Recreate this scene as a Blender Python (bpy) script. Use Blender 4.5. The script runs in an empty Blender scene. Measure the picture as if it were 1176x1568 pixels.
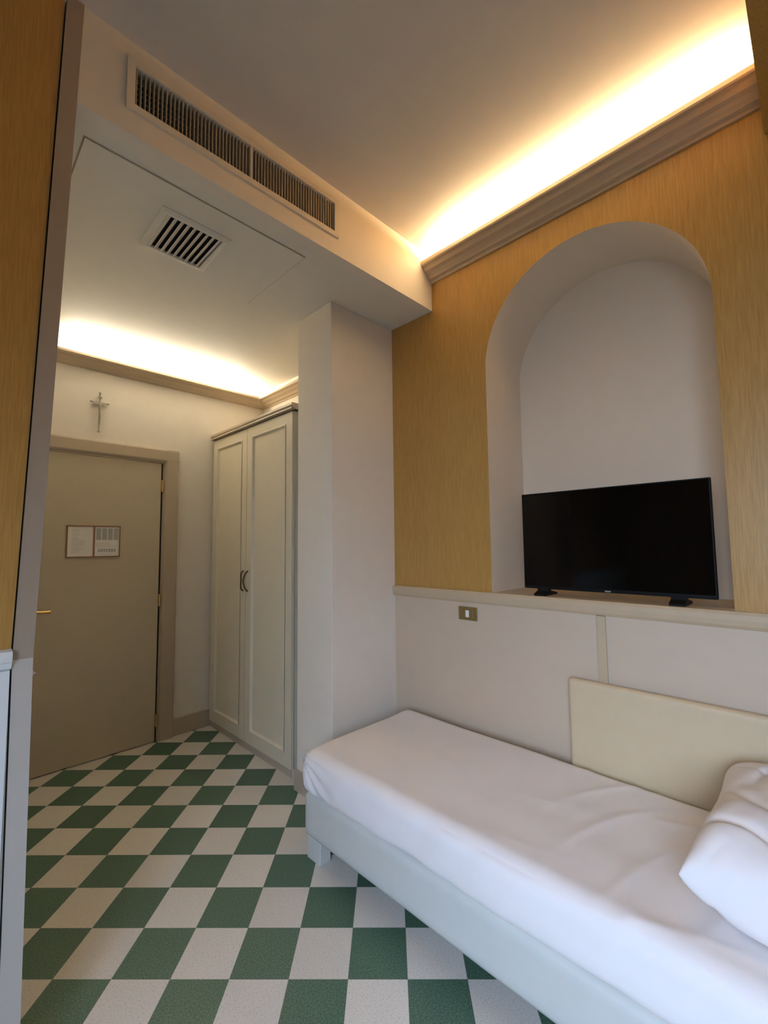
import bpy, bmesh, math, random
from mathutils import Vector, Matrix, noise
random.seed(4)
SC=bpy.context.scene
COL=SC.collection

# ------------------------------------------------------------------ materials
def new_mat(name):
    m=bpy.data.materials.new(name);m.use_nodes=True
    nt=m.node_tree;b=nt.nodes['Principled BSDF']
    return m,nt,b
def N(nt,t,**k):
    n=nt.nodes.new(t)
    for a,v in k.items(): setattr(n,a,v)
    return n
def plain(name,col,rough=.5,metal=0.,var=.04,scale=12,bump=.0,bscale=60,spec=.5,coat=0):
    m,nt,b=new_mat(name)
    tc=N(nt,'ShaderNodeTexCoord');no=N(nt,'ShaderNodeTexNoise');no.inputs['Scale'].default_value=scale;no.inputs['Detail'].default_value=4
    nt.links.new(tc.outputs['Object'],no.inputs['Vector'])
    r=N(nt,'ShaderNodeValToRGB')
    r.color_ramp.elements[0].position=.3;r.color_ramp.elements[1].position=.7
    r.color_ramp.elements[0].color=[c*(1-var) for c in col]+[1];r.color_ramp.elements[1].color=[min(1,c*(1+var)) for c in col]+[1]
    nt.links.new(no.outputs['Fac'],r.inputs['Fac']);nt.links.new(r.outputs['Color'],b.inputs['Base Color'])
    b.inputs['Roughness'].default_value=rough;b.inputs['Metallic'].default_value=metal
    b.inputs['Specular IOR Level'].default_value=spec
    if bump>0:
        n2=N(nt,'ShaderNodeTexNoise');n2.inputs['Scale'].default_value=bscale;n2.inputs['Detail'].default_value=5
        nt.links.new(tc.outputs['Object'],n2.inputs['Vector'])
        bp=N(nt,'ShaderNodeBump');bp.inputs['Strength'].default_value=bump;bp.inputs['Distance'].default_value=.004
        nt.links.new(n2.outputs['Fac'],bp.inputs['Height']);nt.links.new(bp.outputs['Normal'],b.inputs['Normal'])
    return m
def wood(name,c0,c1,c2,rough=.45):
    m,nt,b=new_mat(name)
    tc=N(nt,'ShaderNodeTexCoord');mp=N(nt,'ShaderNodeMapping');mp.inputs['Scale'].default_value=(230,230,9)
    nt.links.new(tc.outputs['Object'],mp.inputs['Vector'])
    n1=N(nt,'ShaderNodeTexNoise');n1.inputs['Scale'].default_value=1;n1.inputs['Detail'].default_value=3;n1.inputs['Roughness'].default_value=.6
    nt.links.new(mp.outputs['Vector'],n1.inputs['Vector'])
    mp2=N(nt,'ShaderNodeMapping');mp2.inputs['Scale'].default_value=(9,9,.5);nt.links.new(tc.outputs['Object'],mp2.inputs['Vector'])
    n2=N(nt,'ShaderNodeTexNoise');n2.inputs['Scale'].default_value=1;n2.inputs['Detail'].default_value=5;nt.links.new(mp2.outputs['Vector'],n2.inputs['Vector'])
    mx=N(nt,'ShaderNodeMath',operation='MULTIPLY_ADD');mx.inputs[1].default_value=.8
    m2=N(nt,'ShaderNodeMath',operation='MULTIPLY');m2.inputs[1].default_value=.2
    nt.links.new(n2.outputs['Fac'],m2.inputs[0]);nt.links.new(n1.outputs['Fac'],mx.inputs[0]);nt.links.new(m2.outputs[0],mx.inputs[2])
    r=N(nt,'ShaderNodeValToRGB');e=r.color_ramp.elements
    e[0].position=.3;e[0].color=c0+(1,);e[1].position=.68;e[1].color=c2+(1,);x=e.new(.5);x.color=c1+(1,)
    nt.links.new(mx.outputs[0],r.inputs['Fac']);nt.links.new(r.outputs['Color'],b.inputs['Base Color'])
    b.inputs['Roughness'].default_value=rough
    bp=N(nt,'ShaderNodeBump');bp.inputs['Strength'].default_value=.12;bp.inputs['Distance'].default_value=.001
    nt.links.new(mx.outputs[0],bp.inputs['Height']);nt.links.new(bp.outputs['Normal'],b.inputs['Normal'])
    return m
M={}
M['oak']=wood('oak_veneer',(.39,.212,.050),(.48,.272,.068),(.55,.325,.094),rough=.40)
M['plaster']=plain('white_plaster',(.82,.755,.665),rough=.75,var=.015,bump=.12,bscale=90)
M['niche']=plain('niche_plaster',(.80,.675,.52),rough=.8,var=.015,bump=.12,bscale=90)
M['ceil']=plain('ceiling_paint',(.68,.625,.565),rough=.34,var=.015,bump=.05,bscale=40)
M['soffit']=plain('soffit_paint',(.78,.75,.68),rough=.6,var=.012,bump=.05,bscale=60)
M['panel']=plain('beige_wall_panel',(.63,.505,.375),rough=.5,var=.015)
M['rail']=plain('beige_rail_paint',(.56,.44,.29),rough=.42,var=.02)
M['trim']=plain('taupe_trim_paint',(.48,.40,.30),rough=.42,var=.02)
M['door']=plain('door_paint',(.53,.465,.345),rough=.40,var=.015)
M['ward']=plain('wardrobe_paint',(.72,.65,.50),rough=.40,var=.012)
M['cornice']=plain('cornice_paint',(.54,.43,.30),rough=.5,var=.02)
M['white']=plain('white_dado_paint',(.82,.84,.84),rough=.7,var=.01)
M['sheet']=plain('cotton_sheet',(.85,.795,.775),rough=.85,var=.01,bump=.1,bscale=300,spec=.2)
M['bedfab']=plain('bed_base_leatherette',(.60,.60,.56),rough=.5,var=.015,bump=.1,bscale=250)
M['headb']=plain('headboard_leatherette',(.66,.53,.34),rough=.5,var=.02,bump=.12,bscale=220)
M['black']=plain('black_plastic',(.006,.006,.006),rough=.5,var=.05,spec=.15)
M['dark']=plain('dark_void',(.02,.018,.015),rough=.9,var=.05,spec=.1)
M['screen']=plain('tv_screen_glass',(.002,.002,.002),rough=.08,var=.05,spec=.18)
M['brass']=plain('brass',(.62,.44,.16),rough=.28,metal=1,var=.06)
M['plate']=plain('bronze_switch_plate',(.34,.25,.10),rough=.35,metal=.6,var=.05)
M['bronze']=plain('dark_bronze_handle',(.12,.095,.06),rough=.4,metal=.8,var=.05)
M['steel']=plain('chrome_metal',(.7,.7,.7),rough=.25,metal=1,var=.03)
M['grille']=plain('grille_frame_paint',(.76,.70,.60),rough=.45,var=.02)
M['fins']=plain('grille_fins_aluminium',(.42,.37,.29),rough=.5,var=.02)
M['paper']=plain('printed_paper',(.82,.81,.78),rough=.7,var=.03)
M['ink']=plain('ink_grey',(.42,.42,.42),rough=.8,var=.05)
M['red']=plain('red_brown_frame',(.26,.13,.07),rough=.5,var=.05)
M['olive']=plain('crucifix_metal',(.42,.40,.33),rough=.4,metal=.7,var=.1)
M['reveal']=plain('reveal_paint',(.38,.31,.24),rough=.5,var=.02)
M['reveal_lit']=plain('reveal_paint_daylit',(.54,.51,.47),rough=.5,var=.02)  # lower trim: window daylight put into the colour as a lighter tone

PAR=0
def floor_mat():
    m,nt,b=new_mat('green_white_vinyl_tiles')
    A=math.pi/4+.0168;c,s=math.cos(A),math.sin(A);T=.2
    tc=N(nt,'ShaderNodeTexCoord')
    def dot(v,off):
        d=N(nt,'ShaderNodeVectorMath',operation='DOT_PRODUCT');d.inputs[1].default_value=v
        nt.links.new(tc.outputs['Object'],d.inputs[0])
        a=N(nt,'ShaderNodeMath',operation='SUBTRACT');a.inputs[1].default_value=off;nt.links.new(d.outputs['Value'],a.inputs[0])
        q=N(nt,'ShaderNodeMath',operation='DIVIDE');q.inputs[1].default_value=T;nt.links.new(a.outputs[0],q.inputs[0])
        return q
    u=dot((s,c,0),1.5891-2.0);v=dot((c,-s,0),-.5566-2.0+PAR*T)
    cb=N(nt,'ShaderNodeCombineXYZ');nt.links.new(u.outputs[0],cb.inputs[0]);nt.links.new(v.outputs[0],cb.inputs[1]);cb.inputs[2].default_value=.5
    ck=N(nt,'ShaderNodeTexChecker');ck.inputs['Scale'].default_value=1;nt.links.new(cb.outputs[0],ck.inputs['Vector'])
    sp=N(nt,'ShaderNodeTexNoise');sp.inputs['Scale'].default_value=210;sp.inputs['Detail'].default_value=2
    nt.links.new(tc.outputs['Object'],sp.inputs['Vector'])
    rw=N(nt,'ShaderNodeValToRGB');e=rw.color_ramp.elements;e[0].position=.32;e[0].color=(.50,.46,.41,1);e[1].position=.46;e[1].color=(.69,.64,.575,1)
    rg=N(nt,'ShaderNodeValToRGB');e=rg.color_ramp.elements;e[0].position=.40;e[0].color=(.040,.092,.057,1);e[1].position=.68;e[1].color=(.115,.20,.135,1)
    nt.links.new(sp.outputs['Fac'],rw.inputs['Fac']);nt.links.new(sp.outputs['Fac'],rg.inputs['Fac'])
    fl=N(nt,'ShaderNodeVectorMath',operation='FLOOR');nt.links.new(cb.outputs[0],fl.inputs[0])
    wn=N(nt,'ShaderNodeTexWhiteNoise');nt.links.new(fl.outputs[0],wn.inputs['Vector'])
    mr=N(nt,'ShaderNodeMapRange');mr.inputs['To Min'].default_value=.92;mr.inputs['To Max'].default_value=1.05;nt.links.new(wn.outputs['Value'],mr.inputs['Value'])
    mix=N(nt,'ShaderNodeMix',data_type='RGBA');nt.links.new(ck.outputs['Fac'],mix.inputs[0]);nt.links.new(rg.outputs['Color'],mix.inputs[6]);nt.links.new(rw.outputs['Color'],mix.inputs[7])
    sc=N(nt,'ShaderNodeVectorMath',operation='SCALE');nt.links.new(mix.outputs[2],sc.inputs[0]);nt.links.new(mr.outputs[0],sc.inputs['Scale'])
    def edge(q):
        fr=N(nt,'ShaderNodeMath',operation='FRACT');nt.links.new(q.outputs[0],fr.inputs[0])
        a=N(nt,'ShaderNodeMath',operation='SUBTRACT');a.inputs[1].default_value=.5;nt.links.new(fr.outputs[0],a.inputs[0])
        ab=N(nt,'ShaderNodeMath',operation='ABSOLUTE');nt.links.new(a.outputs[0],ab.inputs[0])
        g=N(nt,'ShaderNodeMath',operation='GREATER_THAN');g.inputs[1].default_value=.495;nt.links.new(ab.outputs[0],g.inputs[0]);return g
    e1,e2=edge(u),edge(v);mxx=N(nt,'ShaderNodeMath',operation='MAXIMUM');nt.links.new(e1.outputs[0],mxx.inputs[0]);nt.links.new(e2.outputs[0],mxx.inputs[1])
    m2=N(nt,'ShaderNodeMix',data_type='RGBA');f=N(nt,'ShaderNodeMath',operation='MULTIPLY');f.inputs[1].default_value=.4;nt.links.new(mxx.outputs[0],f.inputs[0])
    nt.links.new(f.outputs[0],m2.inputs[0]);nt.links.new(sc.outputs[0],m2.inputs[6]);m2.inputs[7].default_value=(.06,.07,.06,1)
    nt.links.new(m2.outputs[2],b.inputs['Base Color'])
    b.inputs['Roughness'].default_value=.42
    return m
M['floor']=floor_mat()

# ------------------------------------------------------------------ helpers
def mesh_obj(name,bm,mats,parent=None,smooth=False):
    me=bpy.data.meshes.new(name);bm.normal_update();bm.to_mesh(me);bm.free()
    for m in (mats if isinstance(mats,(list,tuple)) else [mats]): me.materials.append(M[m])
    o=bpy.data.objects.new(name,me);COL.objects.link(o)
    if smooth:
        for p in me.polygons:p.use_smooth=True
    if parent:o.parent=parent
    return o
def empty(name):
    o=bpy.data.objects.new(name,None);COL.objects.link(o);return o
def add_box(bm,x0,x1,y0,y1,z0,z1,mi=0):
    vs=[bm.verts.new(p) for p in ((x0,y0,z0),(x1,y0,z0),(x1,y1,z0),(x0,y1,z0),(x0,y0,z1),(x1,y0,z1),(x1,y1,z1),(x0,y1,z1))]
    for f in ((3,2,1,0),(4,5,6,7),(0,1,5,4),(1,2,6,5),(2,3,7,6),(3,0,4,7)):
        q=bm.faces.new([vs[i] for i in f]);q.material_index=mi
    return vs
def box(name,x0,x1,y0,y1,z0,z1,mat,parent=None,bev=0,seg=2):
    bm=bmesh.new();add_box(bm,x0,x1,y0,y1,z0,z1)
    o=mesh_obj(name,bm,mat,parent)
    if bev:
        md=o.modifiers.new('b','BEVEL');md.width=bev;md.segments=seg;md.limit_method='ANGLE'
        for p in o.data.polygons:p.use_smooth=True
        o.modifiers.new('w','WEIGHTED_NORMAL')
    return o
def boxes(name,L,mats,parent=None,bev=0):
    bm=bmesh.new()
    for t in L: add_box(bm,*t)
    o=mesh_obj(name,bm,mats,parent)
    if bev:
        md=o.modifiers.new('b','BEVEL');md.width=bev;md.segments=2;md.limit_method='ANGLE'
    return o
def prism(name,prof,fn,a0,a1,mat,parent=None):
    bm=bmesh.new();A=[bm.verts.new(fn(p,q,a0)) for p,q in prof];B=[bm.verts.new(fn(p,q,a1)) for p,q in prof];n=len(prof)
    for i in range(n): bm.faces.new((A[i],A[(i+1)%n],B[(i+1)%n],B[i]))
    bm.faces.new(A);bm.faces.new(B[::-1])
    bmesh.ops.recalc_face_normals(bm,faces=bm.faces)
    return mesh_obj(name,bm,mat,parent)
def tube(name,pts,r,mat,parent=None,res=4):
    cu=bpy.data.curves.new(name,'CURVE');cu.dimensions='3D';cu.bevel_depth=r;cu.bevel_resolution=res;cu.use_fill_caps=True
    s=cu.splines.new('BEZIER');s.bezier_points.add(len(pts)-1)
    for b,p in zip(s.bezier_points,pts): b.co=p;b.handle_left_type=b.handle_right_type='AUTO'
    o=bpy.data.objects.new(name,cu);COL.objects.link(o);cu.materials.append(M[mat])
    dg=bpy.context.evaluated_depsgraph_get();me=bpy.data.meshes.new_from_object(o.evaluated_get(dg))
    bpy.data.objects.remove(o);o=bpy.data.objects.new(name,me);COL.objects.link(o)
    for p in me.polygons:p.use_smooth=True
    if parent:o.parent=parent
    return o
def cyl(name,c,r,h,axis,mat,parent=None,seg=24):
    bm=bmesh.new();bmesh.ops.create_cone(bm,cap_ends=True,segments=seg,radius1=r,radius2=r,depth=h)
    rot={'z':Matrix(),'x':Matrix.Rotation(math.pi/2,4,'Y'),'y':Matrix.Rotation(math.pi/2,4,'X')}[axis]
    bmesh.ops.transform(bm,matrix=Matrix.Translation(c)@rot,verts=bm.verts)
    return mesh_obj(name,bm,mat,parent)
def soft_box(name,c,size,r,step,mat,parent=None,disp=None,sub=0):
    sx,sy,sz=[s/2 for s in size];bm=bmesh.new();cache={}
    def vert(p):
        k=tuple(round(a,5) for a in p)
        if k not in cache: cache[k]=bm.verts.new(p)
        return cache[k]
    def grid(fn,a,b):
        na=max(2,int(2*a/step));nb=max(2,int(2*b/step))
        for i in range(na):
            for j in range(nb):
                u0,u1=-a+2*a*i/na,-a+2*a*(i+1)/na;v0,v1=-b+2*b*j/nb,-b+2*b*(j+1)/nb
                try: bm.faces.new([vert(fn(*q)) for q in ((u0,v0),(u1,v0),(u1,v1),(u0,v1))])
                except ValueError: pass
    grid(lambda u,v:(u,v,sz),sx,sy);grid(lambda u,v:(u,v,-sz),sx,sy)
    grid(lambda u,v:(u,sy,v),sx,sz);grid(lambda u,v:(u,-sy,v),sx,sz)
    grid(lambda u,v:(sx,u,v),sy,sz);grid(lambda u,v:(-sx,u,v),sy,sz)
    bmesh.ops.recalc_face_normals(bm,faces=bm.faces)
    for v in bm.verts:
        p=v.co.copy();q=Vector((max(-sx+r,min(sx-r,p.x)),max(-sy+r,min(sy-r,p.y)),max(-sz+r,min(sz-r,p.z))))
        d=p-q
        if d.length>1e-6: p=q+d.normalized()*r
        n=d.normalized() if d.length>1e-6 else Vector((0,0,1))
        if disp: p=p+disp(p+Vector(c),n)
        v.co=p+Vector(c)
    o=mesh_obj(name,bm,mat,parent,smooth=True)
    if sub: s=o.modifiers.new('s','SUBSURF');s.levels=s.render_levels=sub
    return o

# ------------------------------------------------------------------ measured dimensions (metres)
XR,YB,YC,YC2,YD=2.0968,1.6343,1.9814,2.3206,3.6511
ZC,ZB,ZR=3.248,2.899,1.191
XC,XW=1.5768,1.6139
def XPz(z): return .207+.0258*max(0,z-1.14)+.010*max(0,1.14-z)
X0,Y0=-1.3,-1.5
N1,N2=1.268,.245;NR=(N1-N2)/2;NC=(N1+N2)/2;NS=2.93-NR;ND=.393

# ------------------------------------------------------------------ shell
bm=bmesh.new();add_box(bm,X0-.1,2.3,Y0-.1,YD+.1,-.1,0);mesh_obj('floor',bm,'floor')
box('ceiling',X0-.1,XR+.6,Y0-.1,YB,ZC,ZC+.1,'ceil')
box('ceiling_passage',.06,XR+.1,YB+.06,YD+.1,ZB,ZB+.1,'soffit')
bm=bmesh.new()
def quad(ps,mi):
    f=bm.faces.new([bm.verts.new(p) for p in ps]);f.material_index=mi
def wy(y0,y1,z0,z1,mi): quad([(XR,y0,z0),(XR,y1,z0),(XR,y1,z1),(XR,y0,z1)],mi)
wy(Y0,YC,0,ZR,1);wy(N1,YC,ZR,ZC,0);wy(Y0,N2,ZR,ZC,0)
SEG=64
arc=[(NC+NR*math.cos(math.pi*i/SEG),NS+NR*math.sin(math.pi*i/SEG)) for i in range(SEG+1)]
for (ya,za),(yb,zb) in zip(arc,arc[1:]): quad([(XR,ya,za),(XR,yb,zb),(XR,yb,ZC),(XR,ya,ZC)],0)
loop=[(N1,ZR)]+arc+[(N2,ZR)]
for (ya,za),(yb,zb) in zip(loop,loop[1:]): quad([(XR,ya,za),(XR+ND,ya,za),(XR+ND,yb,zb),(XR,yb,zb)],2)
quad([(XR,N1,ZR),(XR+ND,N1,ZR),(XR+ND,N2,ZR),(XR,N2,ZR)],3)
f=bm.faces.new([bm.verts.new((XR+ND,y,z)) for y,z in loop]);f.material_index=2
bmesh.ops.remove_doubles(bm,verts=bm.verts,dist=1e-5)
wr=mesh_obj('wall_right',bm,['oak','panel','niche','rail'])

box('wall_column',XC,XR+.1,YC,YC2,0,ZB,'plaster',bev=.004)
GX0,GX1,GZ0,GZ1=.415,1.32,3.008,3.158
boxes('beam_front',[(.215,GX0,YB,YB+.06,ZB,ZC),(GX1,XR+.05,YB,YB+.06,ZB,ZC),(GX0,GX1,YB,YB+.06,ZB,GZ0),(GX0,GX1,YB,YB+.06,GZ1,ZC)],'plaster')
bmA=bmesh.new()
for z0,z1,mi in ((1.14,ZC,0),(0,1.14,1)):
    vs=add_box(bmA,X0,0,YB,YB+.12,z0,z1,mi)
    for k in (1,2,5,6): vs[k].co.x=XPz(vs[k].co.z)-.050
mesh_obj('wall_partition',bmA,['oak','white'])
bmA=bmesh.new()
for z0,z1,mi in ((1.14,ZC,0),(0,1.14,1)):
    vs=add_box(bmA,0,0,YB-.006,YB+.13,z0,z1,mi)
    for k in range(8): vs[k].co.x=XPz(vs[k].co.z)-(0 if k in (1,2,5,6) else .046)
mesh_obj('trim_partition_edge',bmA,['reveal','reveal_lit'])
tp=empty('dado_rail')
CE=XPz(1.1)-.048
prism('cap',[(0,1.115),(.012,1.12),(.016,1.135),(.022,1.14),(.026,1.155),(.022,1.168),(.0,1.172)],lambda p,q,a:(a,YB-p,q),X0,CE,'white',tp)
for i in range(6):
    box('board_%d'%i,CE-.235-.24*i,CE-.003-.24*i,YB-.010,YB-.0005,0.12,1.114,'white',tp)
box('wall_passage_left',.05,.15,YB+.12,YD,0,ZB,'plaster')
box('wall_door',.0,XR+.1,YD,YD+.1,0,ZB,'plaster')
box('wall_passage_right',XR,XR+.1,YC2,YD,0,ZB,'plaster')
box('wall_back',X0,XR+.1,Y0-.1,Y0,0,ZC,'oak')  # unseen wall; oak finish chosen for its warm bounce light
WY0,WY1,WZ0,WZ1=-1.25,.30,.30,2.15
boxes('wall_left',[(X0-.12,X0,Y0-.1,WY0,0,ZC),(X0-.12,X0,WY1,YB+.12,0,ZC),(X0-.12,X0,WY0,WY1,0,WZ0),(X0-.12,X0,WY0,WY1,WZ1,ZC)],'oak')  # out of view; given oak so it bounces warm fill into the room
w=empty('window_1')
wa,wb=X0-.10,X0-.04
boxes('frame',[(wa,wb,WY0,WY0+.06,WZ0,WZ1),(wa,wb,WY1-.06,WY1,WZ0,WZ1),(wa,wb,WY0+.06,WY1-.06,WZ0,WZ0+.06),(wa,wb,WY0+.06,WY1-.06,WZ1-.06,WZ1),(wa,wb,-.50,-.45,WZ0+.06,WZ1-.06)],'white',w)
box('wood_bulkhead',1.2,XR-.001,-.38,.060,2.96,ZC-.001,'oak')

# ------------------------------------------------------------------ rails / trims
cr=empty('chair_rail')
prism('rail',[(0,1.125),(.012,1.128),(.020,1.14),(.024,1.16),(.024,1.18),(.016,1.191),(0,1.191)],lambda p,q,a:(XR-p,a,q),Y0,YC,'rail',cr)
box('wall_batten',XR-.011,XR,.70,.738,.12,1.125,'rail',None,bev=.002)
cn=empty('cornice')
prof=[(0,3.068),(.010,3.068),(.014,3.082),(.030,3.086),(.038,3.098),(.052,3.112),(.070,3.120),(.080,3.132),(.084,3.142),(.098,3.145),(.102,3.152),(.102,3.172),(.094,3.176),(.0,3.150)]
prism('moulding',prof,lambda p,q,a:(XR-p,a,q),.060,YB,'cornice',cn)
cp=empty('cornice_passage')
prof2=[(0,2.728),(.010,2.728),(.014,2.736),(.034,2.742),(.046,2.752),(.070,2.764),(.084,2.776),(.100,2.780),(.106,2.786),(.106,2.802),(.0,2.79)]
prism('moulding_door_side',prof2,lambda p,q,a:(a,YD-p,q),.15,XR,'cornice',cp)
prism('moulding_right_side',prof2,lambda p,q,a:(XR-p,a,q),YC2,YD,'cornice',cp)
box('baseboard_door',1.335,XR,YD-.018,YD,0,.135,'trim',bev=.004)
boxes('baseboard_column',[(XC-.014,XR,YC-.014,YC,0,.12),(XC-.014,XC,YC,YC2+.01,0,.12)],'trim')
box('baseboard_right',XR-.012,XR,Y0,YC-.014,0,.12,'trim')
box('baseboard_partition',X0,.14,YB-.012,YB,0,.12,'trim')

# ------------------------------------------------------------------ AC grille in beam
g=empty('air_conditioning_grille')
boxes('frame',[(.392,.418,YB-.010,YB-.0005,2.985,3.182),(1.318,1.345,YB-.010,YB-.0005,2.985,3.182),(.418,1.318,YB-.010,YB-.0005,2.985,3.010),(.418,1.318,YB-.010,YB-.0005,3.157,3.182),(.863,.871,YB-.006,YB+.02,3.010,3.157)],'grille',g)
L=[];n=62
for i in range(n):
    x=.424+(1.312-.424)*i/(n-1);L.append((x-.0020,x+.0020,YB-.002,YB+.020,3.010,3.157))
boxes('fins',L,'fins',g)
L=[(.418,1.318,YB+.026,YB+.030,3.02+.022*i,3.024+.022*i) for i in range(7)]
boxes('rear_fins',L,'fins',g)
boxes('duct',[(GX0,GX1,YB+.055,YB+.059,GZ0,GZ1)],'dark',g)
h=empty('access_panel')
hx0,hx1,hy0,hy1=.295,1.235,1.755,2.34
boxes('panel',[(hx0+.005,hx1-.005,hy0+.005,hy1-.005,ZB-.005,ZB-.0005)],'soffit',h)
boxes('gap',[(hx0,hx1,hy0,hy0+.005,ZB-.0015,ZB-.0005),(hx0,hx1,hy1-.005,hy1,ZB-.0015,ZB-.0005),(hx0,hx0+.005,hy0+.005,hy1-.005,ZB-.0015,ZB-.0005),(hx1-.005,hx1,hy0+.005,hy1-.005,ZB-.0015,ZB-.0005)],'reveal',h)
v=empty('ceiling_air_vent')
vx0,vx1,vy0,vy1=.605,.910,1.890,2.215
zf=ZB-.0055
fw=.030
bm=bmesh.new()
def ring(i,z): return [bm.verts.new(p) for p in ((vx0+i,vy0+i,z),(vx1-i,vy0+i,z),(vx1-i,vy1-i,z),(vx0+i,vy1-i,z))]
R0=[ring(0,zf),ring(0,zf-.004),ring(.012,zf-.014),ring(.024,zf-.016),ring(fw,zf-.012),ring(fw,zf)]
for a,b_ in zip(R0,R0[1:]):
    for k in range(4): bm.faces.new((a[k],a[(k+1)%4],b_[(k+1)%4],b_[k]))
mesh_obj('frame',bm,'soffit',v)
boxes('backing',[(vx0+fw,vx1-fw,vy0+fw,vy1-fw,zf-.0012,zf-.0002)],'dark',v)
bm=bmesh.new();ns=9
for i in range(ns):
    x=vx0+fw+.008+(vx1-vx0-2*fw-.020)*i/(ns-1)
    a=[(x-.010,zf-.0145),(x-.008,zf-.0158),(x+.008,zf-.0050),(x+.006,zf-.0038)]
    A=[bm.verts.new((p,vy0+fw,q)) for p,q in a];B=[bm.verts.new((p,vy1-fw,q)) for p,q in a]
    for k in range(4): bm.faces.new((A[k],A[(k+1)%4],B[(k+1)%4],B[k]))
mesh_obj('louvres',bm,'soffit',v)

# ------------------------------------------------------------------ door
d=empty('door_1')
DX0,DX1,DZ=.385,1.205,2.105
box('leaf',DX0,DX1,YD-.018,YD-.001,.006,DZ,'door',d,bev=.003)
fx=1.332
def fprof():
    return [(0,0),(0,.030),(.012,.034),(.090,.034),(.100,.028),(.110,.012),(.118,.012),(.118,0)]
prism('frame_right',[(fx-p,q) for p,q in fprof()],lambda p,q,a:(p,YD-q,a),0,2.215,'trim',d)
prism('frame_left',[(.258+p,q) for p,q in fprof()],lambda p,q,a:(p,YD-q,a),0,2.215,'trim',d)
prism('frame_top',[(2.218-p*.93,q+.001) for p,q in fprof()],lambda p,q,a:(a,YD-q,p),.258,fx,'trim',d)
box('gap_shadow',DX1,DX1+.012,YD-.012,YD-.001,0,DZ,'dark',d)
for i,z in enumerate((.16,1.05,1.93)):
    cyl('hinge_%d'%i,(DX1+.008,YD-.022,z),.008,.09,'z','brass',d)
box('handle_plate',.405,.437,YD-.024,YD-.017,.90,1.12,'brass',d,bev=.004)
tube('handle_lever',[(.421,YD-.020,1.045),(.421,YD-.060,1.045),(.436,YD-.068,1.045),(.535,YD-.066,1.042)],.010,'brass',d)
cyl('lock_rose',(.445,YD-.022,.66),.026,.010,'y','steel',d)
box('lock_thumbturn',.43,.478,YD-.040,YD-.022,.652,.668,'steel',d,bev=.003)
nb=empty('door_notice_frame')
yf=YD-.0185
boxes('frame',[(.608,.933,yf-.008,yf,1.602,1.610),(.608,.933,yf-.008,yf,1.388,1.396),(.608,.616,yf-.008,yf,1.396,1.602),(.925,.933,yf-.008,yf,1.396,1.602),(.764,.775,yf-.008,yf,1.396,1.602)],'red',nb)
boxes('sheets',[(.616,.764,yf-.004,yf-.0005,1.396,1.602),(.775,.925,yf-.004,yf-.0005,1.396,1.602)],'paper',nb)
L=[]
for i in range(13): L.append((.640,.640+random.uniform(.03,.085),yf-.0046,yf-.004,1.575-.0125*i,1.5770-.0125*i))
for c in range(4): L.append((.782+.036*c,.782+.036*c+.030,yf-.0046,yf-.004,1.510,1.592))
for c in range(7): L.append((.797+.016*c,.797+.016*c+.011,yf-.0046,yf-.004,1.425,1.447))
for i in range(3): L.append((.782,.782+random.uniform(.08,.135),yf-.0046,yf-.004,1.485-.011*i,1.4870-.011*i))
boxes('printing',L,'ink',nb)

cx=empty('crucifix')
yc=YD-.010
boxes('cross',[(.771,.779,yc-.006,yc+.002,2.285,2.57),(.722,.828,yc-.0055,yc+.002,2.493,2.502)],'olive',cx)
boxes('end_caps',[(.768,.782,yc-.008,yc+.002,2.562,2.574),(.766,.784,yc-.008,yc+.002,2.281,2.293),(.716,.726,yc-.008,yc+.002,2.490,2.505),(.824,.834,yc-.008,yc+.002,2.490,2.505)],'olive',cx,bev=.003)
boxes('inscription',[(.763,.787,yc-.010,yc-.006,2.528,2.540)],'olive',cx)
bm=bmesh.new()
V=[(.775,2.420),(.775,2.465),(.775,2.485),(.775,2.503),(.750,2.488),(.728,2.499),(.800,2.488),(.822,2.499),(.779,2.375),(.775,2.330)]
E=[(0,1),(1,2),(2,3),(2,4),(4,5),(2,6),(6,7),(0,8),(8,9)]
R_=[.0085,.0095,.006,.0075,.0035,.003,.0035,.003,.0055,.004]
vs=[bm.verts.new((x,yc-.014,z)) for x,z in V]
for a,b_ in E: bm.edges.new((vs[a],vs[b_]))
o=mesh_obj('figure',bm,'olive',cx)
o.modifiers.new('sk','SKIN')
for i,sv in enumerate(o.data.skin_vertices[0].data): sv.radius=(R_[i],R_[i]);sv.use_root=(i==0)
s=o.modifiers.new('s','SUBSURF');s.levels=s.render_levels=1

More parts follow.
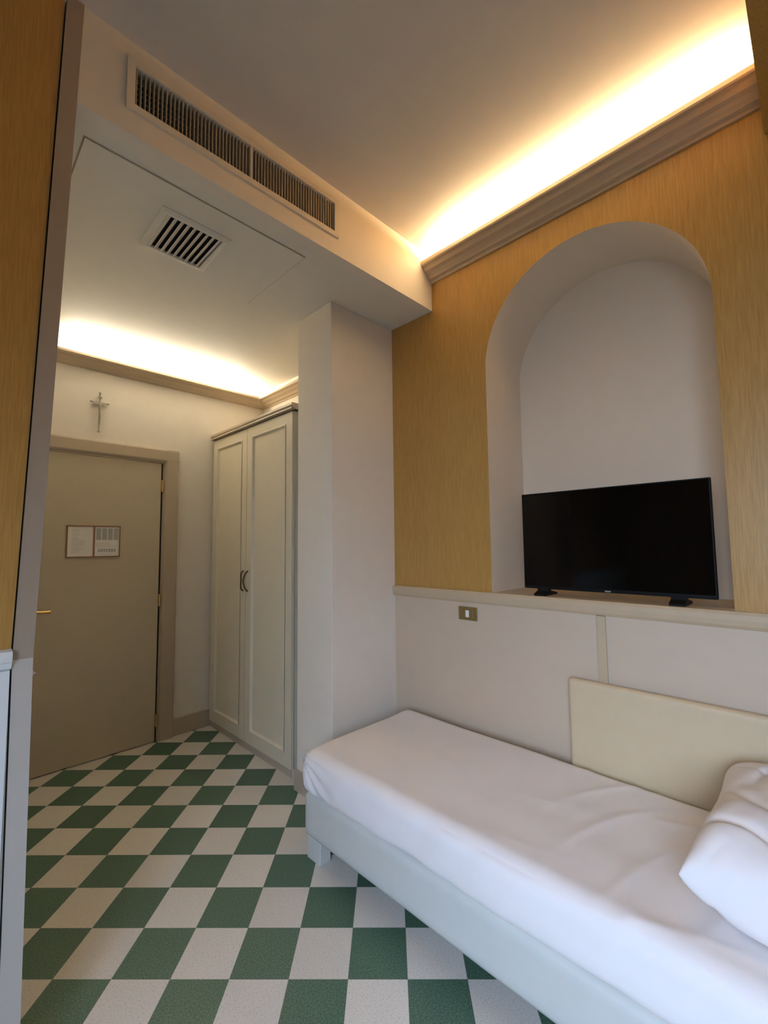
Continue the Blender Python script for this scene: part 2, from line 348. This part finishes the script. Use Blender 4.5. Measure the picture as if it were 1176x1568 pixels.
# ------------------------------------------------------------------ wardrobe
wd=empty('wardrobe')
wy0,wy1,wz=2.437,YD-.020,2.352
xb=XR-.02
box('carcass',XW+.020,xb,wy0+.012,wy1,0.0,wz,'ward',wd)
box('top_cap',XW-.024,xb,wy0-.020,wy1,wz,wz+.012,'trim',wd,bev=.003)
prism('top_moulding',[(0,2.352),(-.020,2.364),(-.030,2.378),(-.030,2.394),(.45,2.394),(.45,2.352)],lambda p,q,a:(XW+.006+p,a,q),wy0-.026,wy1,'trim',wd)
ym=3.045
def wdoor(nm,a,b):
    z0,z1=.055,2.345;t=.075
    x0,x1=XW,XW+.020
    boxes(nm+'_frame',[(x0,x1,a,a+t,z0,z1),(x0,x1,b-t,b,z0,z1),(x0,x1,a+t,b-t,z0,z0+t+.01),(x0,x1,a+t,b-t,z1-t,z1)],'ward',wd)
    bm=bmesh.new();ins=.018
    o1=[(a+t,z0+t+.01),(b-t,z0+t+.01),(b-t,z1-t),(a+t,z1-t)]
    i1=[(a+t+ins,z0+t+.01+ins),(b-t-ins,z0+t+.01+ins),(b-t-ins,z1-t-ins),(a+t+ins,z1-t-ins)]
    i0=[(a+t+.006,z0+t+.016),(b-t-.006,z0+t+.016),(b-t-.006,z1-t-.006),(a+t+.006,z1-t-.006)]
    A=[bm.verts.new((x0-.003,y,z)) for y,z in o1];A2=[bm.verts.new((x0-.004,y,z)) for y,z in i0];B=[bm.verts.new((x0+.012,y,z)) for y,z in i1]
    for k in range(4):
        bm.faces.new((A[k],A[(k+1)%4],A2[(k+1)%4],A2[k]));bm.faces.new((A2[k],A2[(k+1)%4],B[(k+1)%4],B[k]))
    bm.faces.new(B)
    mesh_obj(nm+'_panel',bm,'ward',wd)
wdoor('door_near',wy0+.004,ym-.0025);wdoor('door_far',ym+.0025,wy1-.01)
box('plinth',XW+.012,XW+.022,wy0+.02,wy1,0,.05,'trim',wd)
for i,s in enumerate((-1,1)):
    tube('handle_%d'%i,[(XW,ym+s*.034,1.272),(XW-.014,ym+s*.033,1.262),(XW-.026,ym+s*.024,1.232),(XW-.029,ym+s*.016,1.198),(XW-.026,ym+s*.024,1.164),(XW-.014,ym+s*.033,1.134),(XW,ym+s*.034,1.124)],.0055,'bronze',wd)

# ------------------------------------------------------------------ wall switch
sw=empty('light_switch')
box('plate',XR-.006,XR-.0005,1.362,1.485,1.028,1.102,'plate',sw,bev=.004)
box('insert',XR-.009,XR-.005,1.385,1.462,1.043,1.087,'plate',sw,bev=.002)
box('button',XR-.013,XR-.008,1.412,1.434,1.046,1.084,'paper',sw,bev=.002)

# ------------------------------------------------------------------ television
tv=empty('television')
tx=2.150;ty0,ty1,tz0,tz1=.300,1.108,1.222,1.706
box('casing',tx,tx+.022,ty0,ty1,tz0,tz1,'black',tv,bev=.003)
box('rear_housing',tx+.022,tx+.055,ty0+.12,ty1-.12,tz0+.03,tz0+.28,'black',tv,bev=.01)
box('display',tx-.0015,tx+.001,ty0+.006,ty1-.006,tz0+.016,tz1-.006,'screen',tv)
box('logo_tab',tx-.002,tx+.01,.69,.715,tz0+.004,tz0+.010,'steel',tv)
for i,y in enumerate((ty0+.13,ty1-.10)):
    prism('foot_%d'%i,[(-.045,ZR+.001),(-.045,ZR+.009),(-.005,ZR+.022),(.0,tz0+.01),(.022,tz0+.01),(.028,ZR+.022),(.10,ZR+.009),(.10,ZR+.001)],lambda p,q,a,y=y:(tx+p,y+a,q),-.028,.028,'black',tv)

# ------------------------------------------------------------------ bed
bd=empty('single_bed')
bx0,bx1,by0,by1=1.275,2.028,-.25,1.82
def fdisp(p,n):
    return n*(.0015*noise.noise(p*7))
soft_box('base',((bx0+bx1)/2,(by0+by1)/2,.195),(bx1-bx0,by1-by0,.195),.022,.02,'bedfab',bd,disp=fdisp)
for i,(x,y) in enumerate(((bx0+.008,by1-.12),(bx1-.07,by1-.12),(bx0+.008,by0+.04),(bx1-.07,by0+.04))):
    box('leg_%d'%i,x,x+.06,y,y+.10,0,.102,'bedfab',bd,bev=.003)
def mdisp(p,n):
    o=Vector((0,0,0))
    if n.z>.5:
        o.z+=.004*noise.noise(p*3.0)
        w=max(0,min(1,(1.0-p.y)/.6))*max(.25,min(1,(p.y-.05)/.25))
        for k,(ax,ay,fr) in enumerate(((.55,1.0,15),(-.25,1.0,12),(1.0,.45,11))):
            t=(p.x*ax+p.y*ay)*fr+noise.noise(p*1.6+Vector((k*5,0,0)))*2.2
            m=max(0,noise.noise(p*3.0+Vector((4,k*7,0)))+.05)
            o.z+=w*.014*(1-abs(math.sin(t)))**3*m
        o.z+=.0020*noise.noise(Vector((p.x*9,p.y*3,3)))
    if n.z<.6:
        o+=n*(.005*noise.noise(Vector((p.y*11+p.z*6,p.x*11,p.z*2)))+.008*noise.noise(Vector((p.y*2.5,p.x*3,p.z*4))))
        if p.z<.36: o+=n*(-.010)*((.36-p.z)/.09)
        o.z+=.012*noise.noise(Vector((p.y*3,p.x*3,1)))*max(0,(.36-p.z)/.09)
    dc=math.hypot(p.x-bx0,p.y-by1)
    if dc<.30 and n.z<.8:
        o+=Vector((n.x,n.y,0))*(.008*math.sin(math.atan2(p.z-.46,dc)*16)*(1-dc/.30))
    return o
MT=.488
soft_box('mattress_with_sheet',((bx0+bx1)/2-.006,(by0+by1)/2,(MT+.272)/2),(bx1-bx0+.016,by1-by0+.015,MT-.272),.06,.010,'sheet',bd,disp=mdisp)
hb=empty('side_headboard_panel')
soft_box('padded_panel',(XR-.0345,.29,.555),(.043,1.14,.57),.012,.015,'headb',hb)

def pillow(name,cx_,cy,cz,lx,ly,th,zmin,rz=0):
    bm=bmesh.new();nu,nv=80,56;rows={}
    for side in (1,-1):
        for i in range(nu+1):
            for j in range(nv+1):
                u=-1+2*i/nu;v_=-1+2*j/nv
                edge=(i in(0,nu) or j in(0,nv))
                if side==-1 and edge: rows[(side,i,j)]=rows[(1,i,j)];continue
                prof=((1-abs(u)**3.6)*(1-abs(v_)**3.6))**.45
                pin=1-.08*(1-abs(u)**2)*abs(v_)**2;pin2=1-.07*(1-abs(v_)**2)*abs(u)**2
                x=u*lx/2*pin2;y=v_*ly/2*pin
                z=side*th/2*prof
                q=Vector((x*6,y*6,side*2))
                c1=(1-abs(math.sin((x*1.0+y*2.2)*9+noise.noise(q*.5)*3)))**4*max(0,noise.noise(q*.55+Vector((9,2,1)))+.25)
                c2=(1-abs(math.sin((x*2.0-y*1.4)*8+noise.noise(q*.6)*3)))**4*max(0,noise.noise(q*.5+Vector((1,7,4)))+.2)
                z+=side*(0 if edge else 1)*(-.060*c1*prof-.055*c2*prof+.018*noise.noise(q*.7)+.010*noise.noise(q*2))
                if edge: z+=.012*noise.noise(q*1.4)
                rows[(side,i,j)]=bm.verts.new((x,y,z))
    for side in (1,-1):
        for i in range(nu):
            for j in range(nv):
                f=[rows[(side,i,j)],rows[(side,i+1,j)],rows[(side,i+1,j+1)],rows[(side,i,j+1)]]
                if side==-1:f=f[::-1]
                bm.faces.new(f)
    bmesh.ops.transform(bm,matrix=Matrix.Translation((cx_,cy,cz))@Matrix.Rotation(rz,4,'Z'),verts=bm.verts)
    for v in bm.verts:
        if v.co.z<zmin: v.co.z=zmin
    p=empty(name);o=mesh_obj('pillowcase',bm,'sheet',p,smooth=True)
    s=o.modifiers.new('s','SUBSURF');s.levels=s.render_levels=1
    return p
pillow('pillow',1.698,.030,.600,.67,.56,.30,MT+.010,rz=-.02)

# ------------------------------------------------------------------ lights
def area(name,loc,rot,sx,sy,power,col,spread=math.pi):
    l=bpy.data.lights.new(name,'AREA');l.shape='RECTANGLE';l.size=sx;l.size_y=sy;l.energy=power;l.color=col;l.spread=spread
    o=bpy.data.objects.new(name,l);COL.objects.link(o);o.location=loc;o.rotation_euler=rot;return o
dirv=Vector((1,.25,-.85))
area('window_daylight',(X0-.45,(WY0+WY1)/2-.08,(WZ0+WZ1)/2+.45),dirv.to_track_quat('-Z','Y').to_euler(),1.45,1.6,85,(.54,.71,1.0),math.radians(118))
area('cove_led_strip',(XR-.05,.80,3.178),(math.pi,0,0),.03,1.42,42,(1.0,.78,.45))
area('cove_led_strip_passage',(1.22,YD-.05,2.806),(math.pi,0,0),1.30,.03,36,(1.0,.92,.75))
wld=bpy.data.worlds.new('World');SC.world=wld;wld.use_nodes=True
bg=wld.node_tree.nodes['Background'];bg.inputs[0].default_value=(.6,.75,1,1);bg.inputs[1].default_value=.2

# ------------------------------------------------------------------ camera
yaw,pi_,ro,f=0.7908,0.0751,-0.0114,674.8659
F=Vector((math.sin(yaw)*math.cos(pi_),math.cos(yaw)*math.cos(pi_),math.sin(pi_)))
R=Vector((math.cos(yaw),-math.sin(yaw),0));U=R.cross(F)
R2=math.cos(ro)*R+math.sin(ro)*U;U2=-math.sin(ro)*R+math.cos(ro)*U
cam=bpy.data.cameras.new('camera');co=bpy.data.objects.new('camera',cam);COL.objects.link(co)
cam.sensor_fit='HORIZONTAL';cam.sensor_width=36;cam.lens=f/1176*36;cam.clip_start=.02
mt=Matrix.Identity(4)
for i in range(3): mt[i][0]=R2[i];mt[i][1]=U2[i];mt[i][2]=-F[i]
mt[2][3]=1.45
co.matrix_world=mt
SC.camera=co
SC.view_settings.view_transform='Standard'
SC.view_settings.exposure=0
